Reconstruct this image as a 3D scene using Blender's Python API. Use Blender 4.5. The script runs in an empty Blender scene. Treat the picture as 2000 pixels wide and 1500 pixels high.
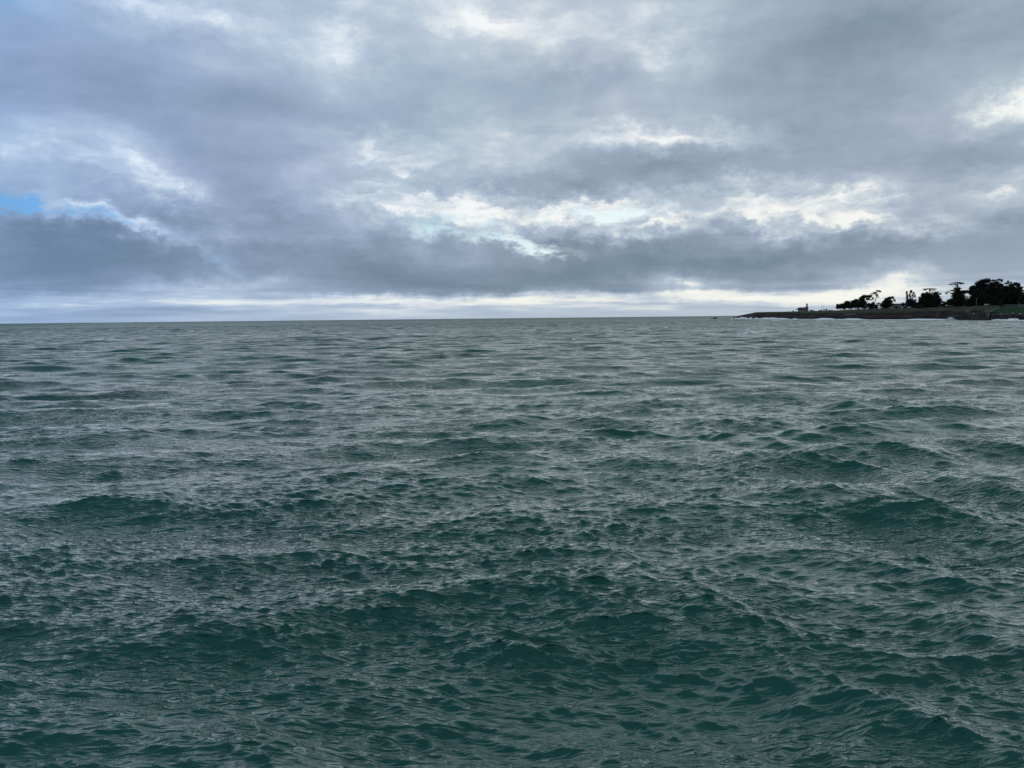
import bpy, bmesh, math, random
import numpy as np
from mathutils import Vector, Matrix

C = bpy.context.scene.collection
scene = bpy.context.scene
PI = math.pi

# ---------------------------------------------------------------- camera
F = 1503.0                       # focal length in pixels of a 2000 px wide frame
PITCH = math.atan(128.7 / F)     # looking slightly down
ROLL = math.radians(0.614)       # the phone was held a little askew
CAM_H = 7.0
fw = Vector((0, math.cos(PITCH), -math.sin(PITCH)))
U0 = Vector((0, math.sin(PITCH), math.cos(PITCH)))
X0 = Vector((1, 0, 0))
rt = X0 * math.cos(ROLL) - U0 * math.sin(ROLL)
up = U0 * math.cos(ROLL) + X0 * math.sin(ROLL)
cam_data = bpy.data.cameras.new('camera')
cam = bpy.data.objects.new('camera', cam_data)
C.objects.link(cam)
m3 = Matrix((rt, up, -fw)).transposed()
cam.matrix_world = Matrix.Translation((0, 0, CAM_H)) @ m3.to_4x4()
cam_data.sensor_width = 36
cam_data.lens = 36 * F / 2000
cam_data.clip_start = 0.1
cam_data.clip_end = 120000
scene.camera = cam


def ray(px, py):
    return (fw + rt * ((px - 1000) / F) + up * ((750 - py) / F))


def azel(px, py):
    d = ray(px, py).normalized()
    return math.atan2(d.x, d.y), math.asin(d.z)


def hor(px):                      # image row of the horizon at column px
    return 621.3 - (px - 1000) * math.tan(ROLL)


# ---------------------------------------------------------------- view / light
scene.view_settings.view_transform = 'Standard'
scene.view_settings.look = 'None'
scene.view_settings.exposure = 0
scene.view_settings.gamma = 1
scene.view_settings.use_curve_mapping = False
SUN_AZ = math.radians(8)
SUN_EL = math.radians(18)
sun_data = bpy.data.lights.new('sun', 'SUN')
sun_data.energy = 0.95
sun_data.angle = math.radians(90)
sun_data.color = (1.0, 0.998, 0.995)
sun = bpy.data.objects.new('sun', sun_data)
C.objects.link(sun)
sd = Vector((math.sin(SUN_AZ) * math.cos(SUN_EL), math.cos(SUN_AZ) * math.cos(SUN_EL), math.sin(SUN_EL)))
sun.rotation_euler = sd.to_track_quat('Z', 'Y').to_euler()


# ---------------------------------------------------------------- node helpers
class NT:
    def __init__(s, tree):
        s.t = tree; s.n = tree.nodes; s.l = tree.links

    def add(s, typ, **kw):
        nd = s.n.new(typ)
        for k, v in kw.items(): setattr(nd, k, v)
        return nd

    def put(s, sock, v):
        if isinstance(v, bpy.types.NodeSocket): s.l.new(v, sock)
        elif v is not None: sock.default_value = v

    def math(s, op, a, b=None, c=None, clamp=False):
        nd = s.add('ShaderNodeMath', operation=op, use_clamp=clamp)
        for i, v in enumerate((a, b, c)):
            if v is not None: s.put(nd.inputs[i], v)
        return nd.outputs[0]

    def vm(s, op, a, b=None, scale=None):
        nd = s.add('ShaderNodeVectorMath', operation=op)
        s.put(nd.inputs[0], a)
        if b is not None: s.put(nd.inputs[1], b)
        if scale is not None: s.put(nd.inputs['Scale'], scale)
        return nd.outputs['Value'] if op in ('DOT_PRODUCT', 'LENGTH') else nd.outputs['Vector']

    def mapping(s, v, loc=(0, 0, 0), rot=(0, 0, 0), scale=(1, 1, 1), typ='POINT'):
        nd = s.add('ShaderNodeMapping', vector_type=typ)
        s.put(nd.inputs['Vector'], v)
        nd.inputs['Location'].default_value = loc
        nd.inputs['Rotation'].default_value = rot
        nd.inputs['Scale'].default_value = scale
        return nd.outputs[0]

    def noise(s, v, scale=1, detail=4, rough=0.5, dist=0, color=False):
        nd = s.add('ShaderNodeTexNoise')
        s.put(nd.inputs['Vector'], v)
        nd.inputs['Scale'].default_value = scale
        nd.inputs['Detail'].default_value = detail
        nd.inputs['Roughness'].default_value = rough
        nd.inputs['Distortion'].default_value = dist
        return nd.outputs['Color' if color else 'Fac']

    def xyz(s, x, y, z=0.0):
        nd = s.add('ShaderNodeCombineXYZ')
        for i, v in enumerate((x, y, z)): s.put(nd.inputs[i], v)
        return nd.outputs[0]

    def ramp(s, fac, stops, interp='LINEAR'):
        nd = s.add('ShaderNodeValToRGB'); nd.color_ramp.interpolation = interp
        e = nd.color_ramp.elements
        while len(e) < len(stops): e.new(0.5)
        for i, (p, c) in enumerate(stops):
            e[i].position = p
            e[i].color = (c, c, c, 1) if isinstance(c, (int, float)) else (*c, 1)
        s.put(nd.inputs[0], fac)
        return nd.outputs[0]

    def smooth(s, v, a, b, lo=0.0, hi=1.0):
        nd = s.add('ShaderNodeMapRange', interpolation_type='SMOOTHSTEP')
        s.put(nd.inputs[0], v)
        for i, q in enumerate((a, b, lo, hi)): nd.inputs[i + 1].default_value = q
        return nd.outputs[0]

    def mix(s, fac, a, b, blend='MIX'):
        nd = s.add('ShaderNodeMix', data_type='RGBA', blend_type=blend)
        s.put(nd.inputs[0], fac)
        for i, v in ((6, a), (7, b)):
            if isinstance(v, tuple): v = (*v[:3], 1)
            s.put(nd.inputs[i], v)
        return nd.outputs[2]


def lin(r, g, b):
    f = lambda c: (c / 255) / 12.92 if c <= 10 else ((c / 255 + 0.055) / 1.055) ** 2.4
    return (f(r), f(g), f(b))


# ---------------------------------------------------------------- sky: Nishita with a cloud deck in front
world = bpy.data.worlds.new('World')
scene.world = world
world.use_nodes = True
w = NT(world.node_tree)
w.n.clear()
wout = w.add('ShaderNodeOutputWorld')
bg = w.add('ShaderNodeBackground')
bg.inputs['Strength'].default_value = 0.1
w.l.new(bg.outputs[0], wout.inputs[0])
nish = w.add('ShaderNodeTexSky', sky_type='NISHITA')
nish.sun_disc = False
nish.sun_elevation = SUN_EL
nish.sun_rotation = SUN_AZ
tc = w.add('ShaderNodeTexCoord')
D = tc.outputs['Generated']
sep = w.add('ShaderNodeSeparateXYZ'); w.l.new(D, sep.inputs[0])
dx, dy, dz = sep.outputs
rad = w.math('SQRT', w.math('ADD', w.math('MULTIPLY', dx, dx), w.math('MULTIPLY', dy, dy)))
AZ = w.math('ARCTAN2', dx, dy)
EL = w.math('ARCTAN2', dz, rad)
P = w.xyz(AZ, EL)
zz = w.math('ADD', w.math('MAXIMUM', dz, 0.0), 0.11)
Q = w.xyz(w.math('DIVIDE', dx, zz), w.math('DIVIDE', dy, zz))       # where the ray meets the cloud deck
# ragged edges: the deck coordinates push the direction about
n1 = w.vm('SUBTRACT', w.noise(D, 7, 7, 0.62, color=True), (0.5, 0.5, 0.5))
n2 = w.vm('SUBTRACT', w.noise(w.mapping(D, scale=(1, 1, 1.8)), 24, 6, 0.68, color=True), (0.5, 0.5, 0.5))
ef = w.smooth(EL, 0.0, 0.10, 0.25, 1.0)
wv = w.vm('ADD', w.vm('MULTIPLY', n1, (0.16, 0.09, 0)), w.vm('MULTIPLY', n2, (0.075, 0.06, 0)))
wv = w.vm('MULTIPLY', wv, w.xyz(1.0, ef))
PW = w.vm('ADD', P, wv)


def blob(px, py, rx, ry, rot, src):
    a, e = azel(px, py)
    v = w.mapping(src, loc=(a, e, 0), rot=(0, 0, math.radians(rot)), scale=(rx * 1.5 / F, ry * 1.5 / F, 1), typ='TEXTURE')
    g = w.add('ShaderNodeTexGradient', gradient_type='QUADRATIC_SPHERE')
    w.l.new(v, g.inputs[0])
    return g.outputs['Fac']


def field(lst, start=0.0, src=None, k=1.0):
    acc = start
    for (px, py, rx, ry, rot, amp) in lst:
        acc = w.math('MULTIPLY_ADD', blob(px, py, rx, ry, rot, src if src is not None else PW), amp * k, acc)
    return acc


# (column, row, half width, half height, tilt, amplitude) of the brighter and darker cloud masses
BLOBS = [
 (930, 20, 300, 95, -8, .75), (520, 60, 160, 60, 0, .15), (1060, 90, 130, 60, 10, .25), (640, 70, 120, 95, -20, .55), (690, 120, 60, 60, 0, .2), (440, 28, 90, 45, 0, .4),
 (280, 0, 150, 45, 0, .45), (1270, 85, 150, 80, -15, .5), (1310, 130, 60, 60, 0, .2), (1985, 212, 70, 50, 25, 1.0), (1900, 250, 170, 130, 0, .28),
 (1290, 285, 250, 26, -1, .75), (1250, 262, 380, 60, 0, .25), (740, 292, 150, 34, -12, .6), (900, 315, 340, 90, 0, .3), (980, 358, 300, 26, -3, -.3), (1300, 335, 260, 34, 0, -.35),
 (760, 375, 200, 50, -20, .3), (270, 315, 100, 55, -38, .65), (355, 375, 55, 50, -40, .45), (120, 280, 60, 25, -10, .3),
 (170, 412, 120, 24, -8, .95), (300, 446, 110, 22, -14, .75), (430, 445, 60, 25, 0, .45), (390, 478, 80, 22, -25, .3), (455, 520, 90, 20, -40, .18),
 (930, 405, 290, 38, -6, .85), (880, 436, 130, 34, -10, .6), (1000, 462, 120, 22, -10, .7), (1180, 400, 240, 26, 0, .7), (1280, 440, 180, 30, 4, 1.05),
 (1480, 400, 110, 40, -10, .65), (1500, 440, 110, 24, -16, .75), (1640, 382, 230, 36, -4, .9), (1700, 438, 150, 36, -10, 1.05), (1600, 425, 90, 20, -20, .4), (1850, 450, 90, 50, 0, .4),
 (1950, 405, 100, 55, 0, .6), (1350, 552, 85, 30, -4, 1.05), (1240, 545, 50, 22, 0, .25), (1760, 552, 130, 38, 6, .9), (1680, 580, 220, 22, 0, .5),
 (550, 546, 50, 16, 0, .5), (440, 560, 120, 22, 0, .6), (360, 572, 150, 16, 0, .4), (150, 590, 200, 14, 0, .35),
 # darker masses
 (170, 505, 430, 92, -5, -.72), (60, 540, 250, 60, 0, -.25), (720, 512, 420, 80, -8, -.72), (1090, 468, 190, 38, -5, -.8), (1130, 520, 330, 68, 0, -.65),
 (920, 555, 420, 36, 0, -.35), (1500, 508, 480, 62, 3, -.75), (1850, 520, 260, 95, 0, -.3), (1650, 230, 500, 160, 0, -.22), (1680, 60, 380, 110, 0, -.4),
 (1150, 190, 280, 70, 0, -.12), (500, 200, 380, 140, 0, -.05), (1060, 345, 150, 40, 0, -.12), (560, 400, 150, 50, -20, -.25), (820, 360, 70, 25, -20, -.25),
 (300, 400, 120, 35, -18, -.3), (1900, 330, 260, 100, 0, -.2), (1800, 390, 60, 40, 30, -.3), (80, 440, 160, 30, -6, -.3),
]
base = w.ramp(w.math('DIVIDE', EL, 1.5708), [(0, .50), (.03, .50), (.08, .44), (.13, .45), (.2, .47), (.28, .52), (.4, .56), (.7, .50), (1, .46)])
L = field(BLOBS, base, k=0.6)
# clear strip under the far edge of the deck
strip = w.ramp(w.math('MULTIPLY', w.vm('DOT_PRODUCT', w.vm('ADD', P, w.vm('MULTIPLY', wv, (0, .55, 0))), (0, 1, 0)), 10.0),
               [(0, .12), (.05, .14), (.10, .18), (.15, .28), (.22, .55), (.28, .40), (.35, .0)], 'EASE')
azb = w.smooth(AZ, -0.45, -0.15, 0.2, 1.0)
azb2 = w.smooth(AZ, 0.1, 0.6, 1.0, 0.35)
L = w.math('ADD', L, w.math('MULTIPLY', strip, w.math('MULTIPLY', azb, azb2)))
hz = w.noise(w.mapping(P, scale=(6, 75, 1)), 1, 5, 0.6)
L = w.math('ADD', L, w.math('MULTIPLY', w.math('MULTIPLY', w.math('SUBTRACT', hz, 0.5), 1.5), w.math('MULTIPLY', w.smooth(EL, 0.02, 0.06, 1.0, 0.0), w.smooth(EL, 0.0, 0.02, .3, 1))))
# softness and texture of the deck itself
nq = w.noise(w.mapping(Q, rot=(0, 0, 0.5), scale=(0.55, 1.0, 1)), 1.1, 8, 0.6, 0.3)
nd_ = w.noise(w.mapping(D, rot=(0, 0.25, 0), scale=(1, 1, 2.0)), 5, 8, 0.6, 0.2)
diag = w.noise(w.mapping(P, rot=(0, 0, .75), scale=(3.0, 10.0, 1)), 1, 6, .6, .5)
leftw = w.smooth(AZ, -.1, -.4, .25, 1.0)
L = w.math('ADD', L, w.math('MULTIPLY', w.math('MULTIPLY', w.math('SUBTRACT', diag, .5), .55), w.math('MULTIPLY', leftw, w.smooth(EL, .02, .12))))
tex = w.math('ADD', w.math('MULTIPLY', w.math('SUBTRACT', nq, 0.5), 0.5), w.math('MULTIPLY', w.math('SUBTRACT', nd_, 0.5), 0.75))
L = w.math('ADD', L, w.math('MULTIPLY', tex, w.smooth(EL, 0.01, 0.12, 0.25, 1.0)))
mott = w.math('SUBTRACT', w.noise(w.mapping(w.vm('ADD', P, w.vm('SCALE', wv, scale=.4)), rot=(0, 0, .22), scale=(1, 3.0, 1)), 17, 6, .6, .1), .5)
L = w.math('ADD', L, w.math('MULTIPLY', w.math('MULTIPLY', mott, 1.45), w.math('MULTIPLY', w.smooth(L, .45, .85, .18, 1.0), w.math('MULTIPLY', w.smooth(EL, .03, .1), w.smooth(EL, .13, .25, 1.0, .4)))))
cloud = w.ramp(L, [(0.0, lin(118, 137, 153)), (.22, lin(138, 155, 172)), (.45, lin(162, 177, 195)), (.68, lin(190, 203, 214)),
                   (1.0, lin(244, 247, 246))])
tint = w.ramp(w.math('ADD', w.math('MULTIPLY', AZ, 0.5), 0.5), [(0, (.9, .98, 1.08)), (.21, (.82, .95, 1.15)), (.33, (.93, .985, 1.09)), (.5, (1.0, 1.0, 1.02)), (.8, (1.0, .995, .98)), (1, (1.0, .995, .98))])
cloud = w.mix(1.0, cloud, tint, 'MULTIPLY')
hue = w.ramp(w.noise(D, 3.2, 3, .5), [(.36, (.955, 1.01, .995)), (.52, (.99, 1, 1)), (.68, (1.015, .99, 1.025))])
cloud = w.mix(w.math('MULTIPLY', w.smooth(EL, 0.03, 0.22, .1, 1.0), w.smooth(L, .5, .8, 1.0, .1)), cloud, w.mix(1.0, cloud, hue, 'MULTIPLY'))
warm = w.math('MULTIPLY', w.smooth(EL, 0.0, 0.20, 1.0, 0.0), w.smooth(L, 0.6, 1.0))
cloud = w.mix(w.math('MULTIPLY', warm, 0.6), cloud, lin(247, 246, 232))
cloud = w.vm('SCALE', cloud, scale=10.0)
GAPS = [(955, 425, 60, 9, 0, .6), (560, 470, 60, 8, -30, .2), (75, 400, 105, 13, -8, 2.4), (15, 390, 60, 13, -5, 1.0), (245, 428, 60, 11, -10, .8), (900, 430, 100, 13, -8, 1.3), (1010, 474, 120, 12, -9, 2.3), (1190, 417, 130, 14, 0, 2.0), (850, 445, 70, 12, -12, 1.1),
        (1260, 462, 50, 8, -8, .5), (40, 5, 110, 50, 0, .45), (430, 505, 110, 12, -35, .3)]
wv3 = w.vm('SCALE', wv, scale=0.7)
G = field(GAPS, 0.0, w.vm('ADD', P, wv3))
G = w.math('MULTIPLY', G, w.smooth(w.noise(w.mapping(P, scale=(1, 2.5, 1)), 24, 5, .6), .36, .56), clamp=True)
sky_c = w.mix(1.0, nish.outputs[0], (1.25, 1.1, 1.1), 'MULTIPLY')
sky_c = w.mix(0.88, sky_c, w.mix(w.smooth(AZ, -.55, -.1), tuple(10 * c for c in lin(80, 165, 232)), tuple(10 * c for c in lin(146, 208, 232))))
final = w.mix(w.math('MULTIPLY', G, .9), cloud, sky_c)
w.put(bg.inputs['Color'], final)


# ---------------------------------------------------------------- materials
def mat(name, col, rough=0.9, var=0.25, scale=1.0, spec=0.2, emit=None, metal=0.0, stretch=(1, 1, 1), col2=None):
    m = bpy.data.materials.new(name); m.use_nodes = True
    t = NT(m.node_tree); b = t.n['Principled BSDF']
    g = t.add('ShaderNodeNewGeometry')
    n = t.noise(t.mapping(g.outputs['Position'], scale=stretch), scale, 5, 0.6)
    c2 = col2 if col2 else tuple(c * (1 - var) for c in col)
    c1 = tuple(min(1, c * (1 + var)) for c in col) if not col2 else col
    t.put(b.inputs['Base Color'], t.ramp(n, [(.35, c2), (.65, c1)]))
    b.inputs['Roughness'].default_value = rough
    b.inputs['Specular IOR Level'].default_value = spec
    b.inputs['Metallic'].default_value = metal
    return m


M = {}
M['needles'] = mat('cypress_needles', (.026, .036, .024), 1.0, .4, .25, 0.0)
M['bark'] = mat('cypress_bark', (.09, .075, .06), 1.0, .3, 1, 0.1)
M['bush'] = mat('scrub_leaves', (.045, .06, .032), 1.0, .4, .4, 0.0)
M['brick'] = mat('lighthouse_brick', (.16, .085, .07), .9, .3, 2)
M['white'] = mat('white_paint', (.72, .72, .70), .5, .05, 2, .4)
M['roof'] = mat('dark_roof', (.03, .03, .032), .8, .3, 1)
M['glass'] = mat('dark_glass', (.02, .025, .03), .1, .2, 1, .6)
M['timber'] = mat('weathered_timber', (.34, .31, .27), .9, .25, 3)
M['concrete'] = mat('pale_concrete', (.42, .41, .38), .9, .2, 2)
M['metal'] = mat('galvanised_metal', (.4, .42, .43), .5, .15, 2, .5)
M['rubber'] = mat('tyre_rubber', (.02, .02, .02), .8, .2, 2)
M['carwhite'] = mat('white_car_paint', (.75, .76, .76), .3, .03, 1, .5)
M['carsilver'] = mat('silver_car_paint', (.4, .42, .43), .3, .05, 1, .5)
M['cardark'] = mat('dark_car_paint', (.04, .045, .05), .3, .05, 1, .5)
M['teal'] = mat('teal_paint', (.05, .12, .12), .4, .1, 1, .5)
M['house'] = mat('house_wall', (.16, .15, .14), .9, .15, 1)
M['rock'] = mat('wet_dark_rock', (.035, .034, .036), .7, .4, .7, .3)
M['boulder'] = mat('pale_boulder', (.33, .32, .29), .95, .25, 1.2)
M['gull'] = mat('gull_feathers', (.3, .3, .3), .9, .3, 5)

# water
mw = bpy.data.materials.new('sea_water'); mw.use_nodes = True
t = NT(mw.node_tree); b = t.n['Principled BSDF']
g = t.add('ShaderNodeNewGeometry'); pos = g.outputs['Position']
flat = t.mapping(pos, scale=(1, 1, 0))
nb = t.noise(flat, 0.02, 3, 0.5)
t.put(b.inputs['Base Color'], t.ramp(nb, [(.35, (.0001, .052, .035)), (.65, (.0001, .076, .050))]))
b.inputs['IOR'].default_value = 1.38
b.inputs['Specular Tint'].default_value = (.72, .98, 1.0, 1)
at = t.add('ShaderNodeAttribute', attribute_name='fine_chop')      # waves too fine for the mesh there
b.inputs['Roughness'].default_value = 0.03
# ripples: stretched along the crests, stronger in gusty patches
gust = t.smooth(t.noise(t.mapping(flat, rot=(0, 0, .3), scale=(.35, 1, 1)), 0.16, 4, .6), .36, .62, .4, 1.5)
def ridged(rot, sc, scale):
    nd = t.add('ShaderNodeTexNoise', noise_type='RIDGED_MULTIFRACTAL')
    t.put(nd.inputs['Vector'], t.mapping(flat, rot=(0, 0, rot), scale=sc))
    nd.inputs['Scale'].default_value = scale; nd.inputs['Detail'].default_value = 2.0
    nd.inputs['Roughness'].default_value = .5; nd.inputs['Lacunarity'].default_value = 2.1
    nd.inputs['Offset'].default_value = .9; nd.inputs['Gain'].default_value = 1.2; nd.inputs['Distortion'].default_value = .3
    return nd.outputs['Fac']
hgt = t.math('ADD', t.math('MULTIPLY', ridged(.28, (.8, 3.3, 1), 1.35), .55), t.math('MULTIPLY', ridged(-.26, (.8, 3.2, 1), 2.8), .28))
hgt = t.math('MULTIPLY', hgt, gust)
bp = t.add('ShaderNodeBump'); bp.inputs['Strength'].default_value = 1.0; bp.inputs['Distance'].default_value = 0.05
t.put(bp.inputs['Height'], hgt)
# chop the distant mesh cannot carry: the facets' slopes themselves
f1 = t.vm('SUBTRACT', t.noise(t.mapping(flat, rot=(0, 0, .15), scale=(.45, 1, 1)), .6, 6, .75, color=True), (.5, .5, .5))
grp = t.noise(t.mapping(flat, rot=(0, 0, .1), scale=(.75, 1, 1)), .07, 6, .8)      # groups of higher and lower waves
# (wave fronts running at the shore lean that way, so the mean slope is not zero)
sl = t.vm('SCALE', t.vm('ADD', t.vm('MULTIPLY', f1, (2.4, 3.4, 0)), t.xyz(0.0, t.math('MULTIPLY_ADD', t.math('SUBTRACT', grp, .5), 3.8, -1.6))), scale=at.outputs['Fac'])
nn = t.vm('NORMALIZE', t.vm('ADD', bp.outputs[0], sl))
t.put(b.inputs['Normal'], nn)
M['water'] = mw

mf = bpy.data.materials.new('sea_foam'); mf.use_nodes = True
t = NT(mf.node_tree); b = t.n['Principled BSDF']
g = t.add('ShaderNodeNewGeometry')
n = t.noise(t.mapping(g.outputs['Position'], scale=(1, 1, 1)), 0.9, 5, .7)
t.put(b.inputs['Base Color'], t.ramp(n, [(.3, (.34, .42, .43)), (.6, (.80, .84, .85))]))
b.inputs['Roughness'].default_value = .9
M['foam'] = mf

# headland: rock strata, bare earth, grass
mh = bpy.data.materials.new('headland_ground'); mh.use_nodes = True
t = NT(mh.node_tree); b = t.n['Principled BSDF']
g = t.add('ShaderNodeNewGeometry'); pos = g.outputs['Position']
strata = t.noise(t.mapping(pos, rot=(0.004, 0.006, 0), scale=(.02, .02, .55)), 1.2, 6, .7, 1.2)
blot = t.noise(t.mapping(pos, scale=(.05, .05, .15)), 1, 4, .6)
rock = t.ramp(strata, [(.3, (.008, .008, .009)), (.48, (.024, .020, .019)), (.6, (.048, .038, .033)), (.75, (.022, .020, .021))])
gul = t.noise(t.mapping(pos, scale=(.16, .04, .07)), 1, 5, .7)
rock = t.mix(t.smooth(gul, .5, .62), rock, (.016, .017, .019))  # shade of erosion gullies, put into the rock colour as dark streaks
rock = t.mix(t.smooth(blot, .52, .66), rock, (.060, .046, .038))
rock = t.mix(t.smooth(blot, .30, .42, 1, 0), rock, (.012, .013, .016))
gn = t.noise(t.mapping(pos, scale=(.09, .09, .3)), 1, 5, .65)
grass = t.ramp(gn, [(.32, (.012, .016, .011)), (.47, (.026, .032, .018)), (.58, (.044, .048, .026)), (.7, (.06, .052, .038))])
ag = t.add('ShaderNodeAttribute', attribute_name='grassy')
al = t.add('ShaderNodeAttribute', attribute_name='lawn')
ab = t.add('ShaderNodeAttribute', attribute_name='bare')
col = t.mix(ag.outputs['Fac'], rock, grass)
col = t.mix(al.outputs['Fac'], col, (.008, .034, .010))
col = t.mix(ab.outputs['Fac'], col, (.20, .165, .14))
t.put(b.inputs['Base Color'], col)
b.inputs['Roughness'].default_value = .95
b.inputs['Specular IOR Level'].default_value = .1
M['land'] = mh


# ---------------------------------------------------------------- object helpers
def link(o):
    C.objects.link(o); return o


def mesh_obj(name, verts, faces, material, parent=None, smooth=False):
    me = bpy.data.meshes.new(name)
    me.from_pydata([tuple(v) for v in verts], [], [tuple(f) for f in faces]); me.update()
    me.materials.append(material)
    if smooth: me.polygons.foreach_set('use_smooth', [True] * len(me.polygons))
    o = link(bpy.data.objects.new(name, me))
    if parent: o.parent = parent
    return o


def bm_obj(name, bm, material, parent=None, smooth=False):
    me = bpy.data.meshes.new(name); bm.normal_update(); bm.to_mesh(me); bm.free()
    me.materials.append(material)
    if smooth: me.polygons.foreach_set('use_smooth', [True] * len(me.polygons))
    o = link(bpy.data.objects.new(name, me))
    if parent: o.parent = parent
    return o


def np_mesh(name, V, Fq, material, parent=None, smooth=False):
    """verts (n,3) array, faces (m,k) array"""
    me = bpy.data.meshes.new(name)
    k = Fq.shape[1]
    me.vertices.add(len(V)); me.vertices.foreach_set('co', np.asarray(V, np.float32).ravel())
    me.loops.add(Fq.size); me.loops.foreach_set('vertex_index', Fq.astype(np.int32).ravel())
    me.polygons.add(len(Fq))
    me.polygons.foreach_set('loop_start', np.arange(0, Fq.size, k, dtype=np.int32))
    me.polygons.foreach_set('loop_total', np.full(len(Fq), k, np.int32))
    if smooth: me.polygons.foreach_set('use_smooth', np.ones(len(Fq), bool))
    me.update(calc_edges=True)
    me.materials.append(material)
    o = link(bpy.data.objects.new(name, me))
    if parent: o.parent = parent
    return o


def empty(name, loc, rz=0):
    o = link(bpy.data.objects.new(name, None)); o.empty_display_size = 0.5
    o.location = loc; o.rotation_euler = (0, 0, rz); return o


def tag(o, label=None, cat=None, group=None, kind=None):
    if label: o['label'] = label
    if cat: o['category'] = cat
    if group: o['group'] = group
    if kind: o['kind'] = kind
    return o


def box(bm, c, s, rz=0, taper=1.0):
    x, y, z = (q / 2 for q in s)
    vs = []
    for dz, k in ((-z, 1), (z, taper)):
        for a, b_ in ((-x, -y), (x, -y), (x, y), (-x, y)):
            a *= k; b_ *= k
            vs.append(bm.verts.new((c[0] + a * math.cos(rz) - b_ * math.sin(rz), c[1] + a * math.sin(rz) + b_ * math.cos(rz), c[2] + dz)))
    for f in ((3, 2, 1, 0), (4, 5, 6, 7), (0, 1, 5, 4), (1, 2, 6, 5), (2, 3, 7, 6), (3, 0, 4, 7)):
        bm.faces.new([vs[i] for i in f])


def ring_stack(bm, rings, n=8, cap=True, phase=0.0):
    """rings: (x, y, z, r)"""
    prev = None
    for (x, y, z, r) in rings:
        cur = [bm.verts.new((x + r * math.cos(phase + 2 * PI * i / n), y + r * math.sin(phase + 2 * PI * i / n), z)) for i in range(n)]
        if prev:
            for i in range(n): bm.faces.new((prev[i], prev[(i + 1) % n], cur[(i + 1) % n], cur[i]))
        elif cap: bm.faces.new(cur[::-1])
        prev = cur
    if cap: bm.faces.new(prev)


def tube(bm, pts, rads, n=6):
    prev = None
    for i, p in enumerate(pts):
        p = Vector(p)
        d = (Vector(pts[min(i + 1, len(pts) - 1)]) - Vector(pts[max(i - 1, 0)])).normalized()
        a = d.orthogonal().normalized(); c = d.cross(a)
        cur = [bm.verts.new(p + (a * math.cos(2 * PI * j / n) + c * math.sin(2 * PI * j / n)) * rads[i]) for j in range(n)]
        if prev:
            for j in range(n): bm.faces.new((prev[j], prev[(j + 1) % n], cur[(j + 1) % n], cur[j]))
        else: bm.faces.new(cur[::-1])
        prev = cur
    bm.faces.new(prev)


# ---------------------------------------------------------------- the sea
rng = np.random.default_rng(7)
ALPHA = 0.028
KP = 2 * PI / 11.0


def wave_tile(Lt, N, lmin, lmax, seed, main=-PI / 2, spread=2.0):
    r = np.random.default_rng(seed)
    k1 = np.fft.fftfreq(N, Lt / N) * 2 * PI
    kx, ky = np.meshgrid(k1, k1, indexing='xy')
    k = np.hypot(kx, ky); k[0, 0] = 1
    th = np.arctan2(ky, kx)
    dth = np.angle(np.exp(1j * (th - main)))
    Dd = np.where(np.abs(dth) < PI / 2, np.cos(dth) ** (2 * spread), 0) + 0.012
    Dd = Dd / (Dd[k > 0].mean() * 2 * PI)
    S = ALPHA / 2 * k ** -4 * np.exp(-1.25 * (KP / k) ** 2) * Dd
    lam = 2 * PI / k
    S = np.where((lam >= lmin) & (lam < lmax), S, 0); S[0, 0] = 0
    dk = 2 * PI / Lt
    A = np.sqrt(S * dk * dk * 2)
    z = (r.normal(size=(N, N)) + 1j * r.normal(size=(N, N))) / math.sqrt(2)
    H = A * z * N * N
    h = np.real(np.fft.ifft2(H))
    ddx = np.real(np.fft.ifft2(1j * kx / k * H))
    ddy = np.real(np.fft.ifft2(1j * ky / k * H))
    return (Lt, N, np.stack([ddx, ddy, h], -1).astype(np.float32))


def sample(tile, x, y, rot=0.0):
    Lt, N, T = tile
    c, s_ = math.cos(rot), math.sin(rot)
    u = ((x * c + y * s_) / Lt * N) % N; v = ((-x * s_ + y * c) / Lt * N) % N
    i = u.astype(np.int64) % N; j = v.astype(np.int64) % N
    fu = (u - np.floor(u))[..., None].astype(np.float32); fv = (v - np.floor(v))[..., None].astype(np.float32)
    i1 = (i + 1) % N; j1 = (j + 1) % N
    R = (T[j, i] * (1 - fu) + T[j, i1] * fu) * (1 - fv) + (T[j1, i] * (1 - fu) + T[j1, i1] * fu) * fv
    X = R[..., 0] * c - R[..., 1] * s_; Y = R[..., 0] * s_ + R[..., 1] * c
    return np.stack([X, Y, R[..., 2]], -1)


#        tile, rotation, shortest wave, gain
BANDS = [
    (wave_tile(311, 512, 4.0, 80, 11, spread=8), 0.12, 5.0, 1.45),
    (wave_tile(83, 512, 1.3, 4.0, 12, spread=5), -0.10, 1.6, .88),
    (wave_tile(37, 512, 0.5, 1.3, 13, spread=4), 0.20, 0.62, 1.4),
    (wave_tile(17.3, 512, 0.16, 0.5, 15, spread=3), -0.06, 0.26, 2.8),
    (wave_tile(61, 512, 0.5, 7.0, 14, spread=8), -0.80, 0.9, 1.0),      # crossing set that runs in from the right
]
CHOP = 0.85


def spacing(r):
    return np.where(r < 18, 0.05, np.where(r < 340, np.maximum(0.05, r * 0.003), np.where(r < 1250, 1.6, np.where(r < 3000, r * 0.004, r * 0.03))))


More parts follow.
